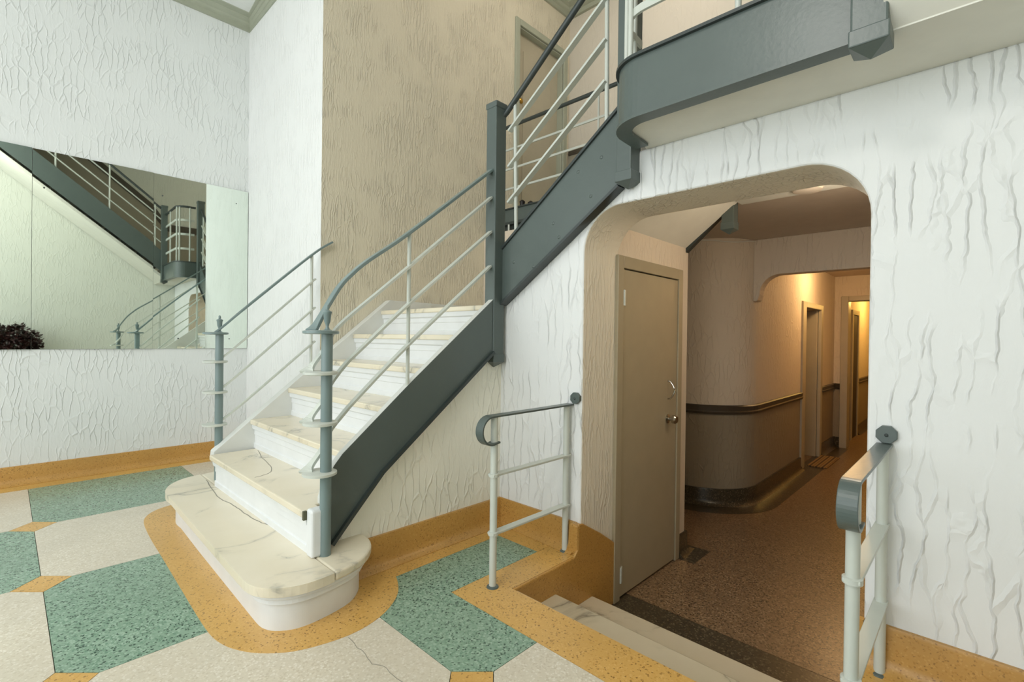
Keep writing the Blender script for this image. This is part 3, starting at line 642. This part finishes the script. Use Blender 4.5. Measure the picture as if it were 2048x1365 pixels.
# ================================================================== BALCONY
def edge_path(off=0.0, y_end=0.283, x_end=2.02):
    xf = 1.734+off; ye = 1.145-off; r = 0.14
    return [(xf, y_end), (xf, 0.7)] + arc(xf+r, ye-r, r, 180, 90, 10) + [(x_end, ye+0.006)]
ep = edge_path()
bb = empty('balcony_beam', (1.75, 0.7, 2.0), 'grey steel channel beam curving round the balcony edge', 'beam')
obj('web', MB().bar([(x, y, 2.128) for x, y in edge_path(0.014)], 0.024, 0.235), GREY, bb)
obj('flange', MB().bar([(x, y, 2.250) for x, y in edge_path(0.016)], 0.058, 0.012), DGREY, bb)
obj('flange', MB().bar([(x, y, 2.008) for x, y in edge_path(0.022)], 0.066, 0.012), GREY, bb)
sl = [(p[0], p[1]) for p in edge_path(0.03)] + [(2.08, 1.14), (3.36, 1.14), (3.36, YS), (1.765, YS)]
wall('floor_balcony', MB().prism(ccw(sl), 'Z', 2.018, 2.235), PLASTER, 'balcony slab with smooth cream underside', cat='floor')
wall('floor_corridor', B(3.365, XU, YS, YB, 2.15, 2.247), PLASTER, 'upper corridor slab', cat='floor')
br = empty('balcony_railing', (1.75, 0.8, 2.25), 'white bar railing with dark handrail round the balcony', 'railing')
for z in (2.455, 2.68, 2.90): obj('bar', MB().bar([(x, y, z) for x, y in edge_path(0.03, x_end=1.99)], 0.012, 0.032), LIGHTM, br)
obj('handrail', MB().tube([(x, y, 3.11) for x, y in edge_path(0.03, x_end=2.005)], 0.017, 12), DGREY, br, smooth=True)
for x, y in ((1.770, 1.045), (1.80, 1.08), (1.93, 1.12), (1.764, 0.62)): obj('baluster', MB().tube([(x, y, 2.25), (x, y, 3.10)], 0.011, 12), LIGHTM, br, smooth=True)
# corridor edge beyond the flight
ce = empty('corridor_beam', (3.33, 2.6, 2.1), 'grey channel beam along the upper corridor edge', 'beam')
obj('web', B(3.305, 3.325, 1.25, 3.48, 2.215, 2.335), GREY, ce); obj('flange', B(3.285, 3.33, 1.25, 3.48, 2.335, 2.345), DGREY, ce); obj('flange', B(3.285, 3.33, 1.25, 3.48, 2.19, 2.215), DGREY, ce)
wall('wall_landing', B(3.305, 3.36, 2.05, YB, 7*R_-0.1, 2.10), CREAM, 'cream knee wall behind the landing')
obj('trim_9', B(3.33, 3.35, 2.05, YB, 2.10, 2.19), DGREY, label='dark recess strip below the corridor beam', cat='trim', kind='structure')
cr = empty('corridor_railing', (3.31, 2.6, 2.345), 'level railing with dark handrail along the upper corridor', 'railing')
obj('handrail', MB().tube([(3.305, 1.25, 3.118), (3.305, 3.38, 3.124)], 0.017, 10), DGREY, cr, smooth=True)
for z in (2.905, 2.72, 2.533): obj('bar', MB().bar([(3.305, 1.25, z), (3.305, 3.36, z)], 0.012, 0.018), LIGHTM, cr)
for y in (2.235, 3.30): obj('baluster', MB().tube([(3.305, y, 2.34), (3.305, y, 3.11)], 0.009, 10), LIGHTM, cr, smooth=True)
obj('baluster', MB().tube([(3.29, 3.215, 2.03), (3.29, 3.215, 2.19)], 0.010, 10), LIGHTM, cr, smooth=True)
wall('wall_corridor', B(XU, XU+0.12, YS, YB+0.1, 2.15, CH), HALL_UP, 'pinkish beige back wall of the upper corridor')
chair('trim_10', [(XU, YB-0.02), (XU, YS)], 3.25, 'dark chair rail on the upper corridor wall')
# small dark things on the corridor floor at the door
for i, (x, y, s) in enumerate(((3.50, 3.24, 1.18), (3.50, 3.13, 1.02))):
    q = MB().lathe((x, y, ZM), [(0.018, 0), (0.02, 0.10*s), (0.03, 0.13*s), (0.024, 0.16*s), (0.03, 0.175*s), (0.01, 0.19*s)], 10)
    obj('dark_object', q, BLACK, label=('larger' if i == 0 else 'smaller')+' of two small dark objects at the foot of the upper door', cat='object', group='dark objects by the upper door', smooth=True)

# ================================================================== THIRD FLIGHT (seen in the mirror and from below), along -x
ts = empty('third_staircase', (0.8, -0.3, 2.1), 'third flight rising over the viewer from the balcony end', 'staircase')
zb3 = lambda x: 2.165+0.80*(1.70-x); zs3 = lambda x: 2.022+0.80*(1.765-x)
XE = -0.75
obj('stringer', MB().prism([(1.70, zb3(1.70)), (1.70, zb3(1.70)+0.34), (XE, zb3(XE)+0.34), (XE, zb3(XE))], 'Y', 0.212, 0.256), GREY, ts)
obj('soffit', MB().prism([(1.765, zs3(1.765)), (1.765, zs3(1.765)+0.05), (XE, zs3(XE)+0.05), (XE, zs3(XE))], 'Y', YS+0.014, 0.205), PLASTER, ts)
for k in range(11):
    x = 1.70-0.2225*k; z = ZM+0.178*k
    if z > 4.05: break
    obj('tread', B(x-0.24, x+0.02, YS+0.014, 0.212, z+0.148, z+0.178), MARB, ts); obj('riser', B(x-0.012, x, YS+0.014, 0.212, z, z+0.148), RISER, ts)
tr = empty('flight_railing', (0.8, 0.235, 2.4), 'grey and white railing on the third flight seen in the mirror', 'railing')
zr = lambda x, d: zb3(x)+0.34+d
obj('handrail', MB().tube([(1.70, 0.235, zr(1.70, 0.70)), (XE, 0.235, zr(XE, 0.70))], 0.018, 10), DGREY, tr, smooth=True)
for d in (0.14, 0.33, 0.52): obj('bar', MB().bar([(1.70, 0.235, zr(1.70, d)), (XE, 0.235, zr(XE, d))], 0.03, 0.012), LIGHTM, tr)
for x in (1.62, 1.0, 0.38, -0.24): obj('baluster', MB().tube([(x, 0.235, zr(x, 0)), (x, 0.235, zr(x, 0.70))], 0.011, 10), LIGHTM, tr, smooth=True)
obj('trim_11', MB().sweep([(XE, YS, zb3(XE)+1.15), (1.72, YS, zb3(1.72)+1.15), (1.95, YS, 3.02), (XU, YS, 3.02)], [(-0.024, 0), (0, 0), (0, 0.12), (-0.024, 0.12)]), DARKW, label='dark chair rail climbing the wall beside the third flight', cat='chair rail', kind='structure')

wp = [(XE, zb3(XE)+0.34), (1.70, zb3(1.70)+0.34), (1.95, ZM), (XU, ZM), (XU, 3.04), (1.95, 3.04), (1.72, zb3(1.72)+1.2), (XE, zb3(XE)+1.2)]
obj('trim_12', MB().prism(wp, 'Y', YS, YS+0.012), paint('wainscot_taupe', srgb(158, 150, 132), 0.5), label='taupe wainscot band below the climbing chair rail', cat='wainscot', kind='structure')
obj('trim_13', B(XU-0.012, XU, YS, YB, ZM, 3.25), bpy.data.materials['wainscot_taupe'], label='taupe wainscot of the upper corridor wall', cat='wainscot', kind='structure')
# ================================================================== LOW RAILINGS AT THE STEP WELL
def low_rail(y, label, plate_y):
    p = empty('floor_railing', (1.79, y, 0), label, 'railing', 'low railings at the hall steps')
    x0, x1 = 1.5225, 2.052
    for x in (x0, x1):
        obj('post', MB().tube([(x, y, 0.0), (x, y, 0.765)], 0.0165, 18), LIGHTM, p, smooth=True)
        obj('base_ring', MB().lathe((x, y, 0), [(0.028, 0), (0.027, 0.004), (0.019, 0.008)], 18), GREY, p, smooth=True)
    for z in (0.505, 0.243):
        obj('bar', MB().bar([(x0-0.018, y, z), (x1+0.018, y, z)], 0.04, 0.010), LIGHTM, p, bevel=0.002)
        for x in (x0,): obj('collar', MB().lathe((x, y, z-0.010), [(0.018, 0), (0.0235, 0.002), (0.0235, 0.016), (0.018, 0.018)], 18), LIGHTM, p, smooth=True)
    # handrail: flat strip with a rolled end
    roll = [(x0+0.01-0.095*1.0 + 0.0, 0.0)]
    cx, cz, r = 1.495, 0.708, 0.062
    path = [(2.085, 0.772), (1.80, 0.770)] + [(cx+r*math.cos(math.radians(a)), cz+r*math.sin(math.radians(a))) for a in range(90, 291, 8)] + [(cx+0.045, cz-r+0.006)]
    obj('handrail', MB().bar([(x, y, z) for x, z in path], 0.045, 0.009, up=(0, 1, 0)) if False else strip(path, y, 0.046, 0.009), GREY, p, bevel=0.002)
    pl = MB(); n = 8
    pts = [(plate_y+0.032*math.cos(math.pi/8+2*math.pi*i/n), 0.808+0.032*math.sin(math.pi/8+2*math.pi*i/n)) for i in range(n)]
    pl.prism(pts, 'X', 2.070, XW+0.004); pp = obj('wall_plate', pl, GREY, p, bevel=0.002)
    b0 = MB().lathe((0, 0, 0), [(0.006, 0), (0.005, 0.003), (0.002, 0.005)], 10); q = MB(); q.add([(2.070-v.z, plate_y+v.x, 0.806+v.y) for v in b0.v], b0.f); obj('screw', q, DGREY, pp)
def strip(path, y, w_, t_):
    mb = MB(); n = len(path); vs = []
    for i, (x, z) in enumerate(path):
        a, b = path[max(i-1, 0)], path[min(i+1, n-1)]; d = Vector((b[0]-a[0], b[1]-a[1])).normalized(); nx, nz = -d.y, d.x
        for s, v in ((-1, -1), (1, -1), (1, 1), (-1, 1)): vs.append((x+nx*v*t_/2, y+s*w_/2, z+nz*v*t_/2))
    fs = [(0, 1, 2, 3), tuple(range(4*n-4, 4*n))[::-1]]
    for i in range(n-1):
        for q in range(4): fs.append((i*4+q, i*4+4+q, i*4+4+(q+1) % 4, i*4+(q+1) % 4))
    return mb.add(vs, fs)
low_rail(1.562, 'low white railing with rolled grey handrail left of the hall steps', 1.525)
low_rail(0.228, 'low white railing with rolled grey handrail at the right edge of the picture', 0.222)

# ================================================================== MIRROR
mr = empty('panelled_mirror', (0.5, YM, 0.99), 'large frameless mirror in panels on the left wall', 'mirror')
xs = [-0.595, 0.136, 0.868, XC-0.004]
for i in range(3):
    o = obj('mirror_panel', MB().box(xs[i]+0.0012, xs[i+1]-0.0012, YM-0.012, YM-0.005, 0.992, 2.478, mi=[1, 1, 0, 1, 1, 1]), [MIRR, EDGE], mr)
    o.rotation_euler = (0, 0, (-0.016, -0.0135, -0.010)[i])
for x, z in ((0.80, 2.30), (0.93, 2.30), (1.50, 2.35), (0.08, 1.10), (1.05, 1.08), (1.45, 1.08), (0.2, 2.2)):
    b0 = MB().lathe((0, 0, 0), [(0.006, 0), (0.005, 0.003), (0.002, 0.004)], 10); q = MB(); q.add([(x+v.x, YM-0.012-v.z, z+v.y) for v in b0.v], b0.f); obj('screw', q, DGREY, mr)

# ================================================================== SMALL THINGS
pp = empty('potted_plant', (-0.02, -0.46, 0), 'bushy dark red plant reflected in the mirror corner', 'plant')
obj('pot', MB().lathe((-0.02, -0.46, 0), [(0.11, 0), (0.15, 0.30), (0.16, 0.31), (0.16, 0.34), (0.145, 0.34)], 24), POT, pp, smooth=True)
obj('soil', MB().lathe((-0.02, -0.46, 0.30), [(0.14, 0), (0.14, 0.02)], 20), SOIL, pp)
for k in range(5):
    a = k*1.26; obj('stem', MB().tube([(-0.02, -0.46, 0.3), (-0.02+0.07*math.cos(a), -0.46+0.05*math.sin(a), 0.6), (-0.02+0.18*math.cos(a), -0.46+0.11*math.sin(a), 0.95)], 0.009, 8), BARK, pp)
lf = MB(); rnd = random.Random(3)
for k in range(2600):
    while True:
        u = Vector((rnd.uniform(-1, 1), rnd.uniform(-1, 1), rnd.uniform(-1, 1)))
        if 0.25 < u.length < 1: break
    c = Vector((-0.08+u.x*0.36, -0.46+u.y*0.28, 0.92+u.z*0.33+0.03*math.sin(9*u.x)))
    d = Vector((rnd.uniform(-1, 1), rnd.uniform(-1, 1), rnd.uniform(-0.6, 0.8))).normalized(); s = d.cross(Vector((rnd.uniform(-1, 1), rnd.uniform(-1, 1), 1))).normalized()
    L, W = rnd.uniform(0.045, 0.075), rnd.uniform(0.014, 0.024); nn = d.cross(s)
    lf.add([c-d*L*0.5, c+s*W+nn*0.004, c+d*L*0.5, c-s*W+nn*0.004], [(0, 1, 2, 3)], rnd.choice((0, 0, 1)))
obj('foliage', lf, [LEAF, LEAF2], pp, kind='stuff')
obj('ceiling_disc', MB().lathe((3.25, 0.735, 1.998), [(0.055, 0), (0.075, 0.006), (0.08, 0.02)], 28), HCEIL, label='shallow round disc on the passage ceiling', cat='ceiling fitting', smooth=True)
obj('door_mat', B(6.72, 7.45, 1.275, 1.475, ZL+0.0015, ZL+0.014), MATM, label='striped brown mat lying before the far hall doorway', cat='mat')
obj('cable', MB().tube(smooth_path([(4.405, 2.4, 2.035), (4.405, 2.0, 2.02)] + [(x, y, 2.03+0.012*math.sin(i*1.3)) for i, (x, y) in enumerate(arc(4.92, 2.0, 0.512, 180, 258, 6))] + [(4.86, 1.49, 2.03)], 4), 0.006, 8), PLASTER, label='thin painted cable sagging along the top of the curved wall', cat='cable', smooth=True)
def lamp(x, y, z, power, col, label, rad=0.09):
    p = empty('ceiling_lamp', (x, y, z-0.1), label, 'lamp', 'warm ceiling lamps')
    obj('lamp_base', MB().lathe((x, y, z-0.02), [(0.07, 0), (0.075, 0.02)], 20), BRASS, p, smooth=True)
    obj('lamp_globe', MB().lathe((x, y, z-0.085), [(0.01, 0), (0.05, 0.01), (0.068, 0.035), (0.066, 0.065)], 20), LAMPG, p, smooth=True)
    l = bpy.data.lights.new('lamp_light', 'POINT'); l.energy = power; l.color = col; l.shadow_soft_size = rad
    o = bpy.data.objects.new('lamp_light', l); COL.objects.link(o); o.location = (x, y, z-0.2)
WARM = (1.0, 0.62, 0.28)
lg = empty('added_pendant', (-0.8, 0.8, 3.62), 'added white globe lamp out of view, brightening the lobby walls', 'lamp')  # pendant added out of view to lift light on the stair-side walls
obj('lamp_rod', MB().tube([(-0.8, 0.8, 3.98), (-0.8, 0.8, CL)], 0.012, 10), BRASS, lg)
obj('lamp_globe', MB().lathe((-0.8, 0.8, 3.62), [(0.05, 0.0), (0.13, 0.04), (0.18, 0.11), (0.2, 0.18), (0.18, 0.26), (0.13, 0.33), (0.04, 0.37)], 24), emis('added_globe', (1.0, 0.95, 0.86, 1), 1.5), lg, smooth=True)
l = bpy.data.lights.new('added_pendant_light', 'POINT'); l.energy = 52; l.color = (1.0, 0.96, 0.90); l.shadow_soft_size = 0.22
o = bpy.data.objects.new('added_pendant_light', l); COL.objects.link(o); o.location = (-0.8, 0.8, 3.38)
lamp(6.6, 1.05, 2.055, 22, WARM, 'warm ceiling lamp of the lower hall hidden behind the beam')
lamp(10.0, 0.95, 2.055, 30, (1.0, 0.58, 0.14), 'warm ceiling lamp in the far corridor')
lamp(3.3, 1.9, CH, 30, (1.0, 0.91, 0.79), 'warm ceiling lamp of the upper corridor')
lamp(2.95, 0.45, 2.018, 9.0, (1.0, 0.86, 0.68), 'added lamp hidden behind the right side of the arch to brighten the passage')  # added fill, stands in for light bounced in from the lobby
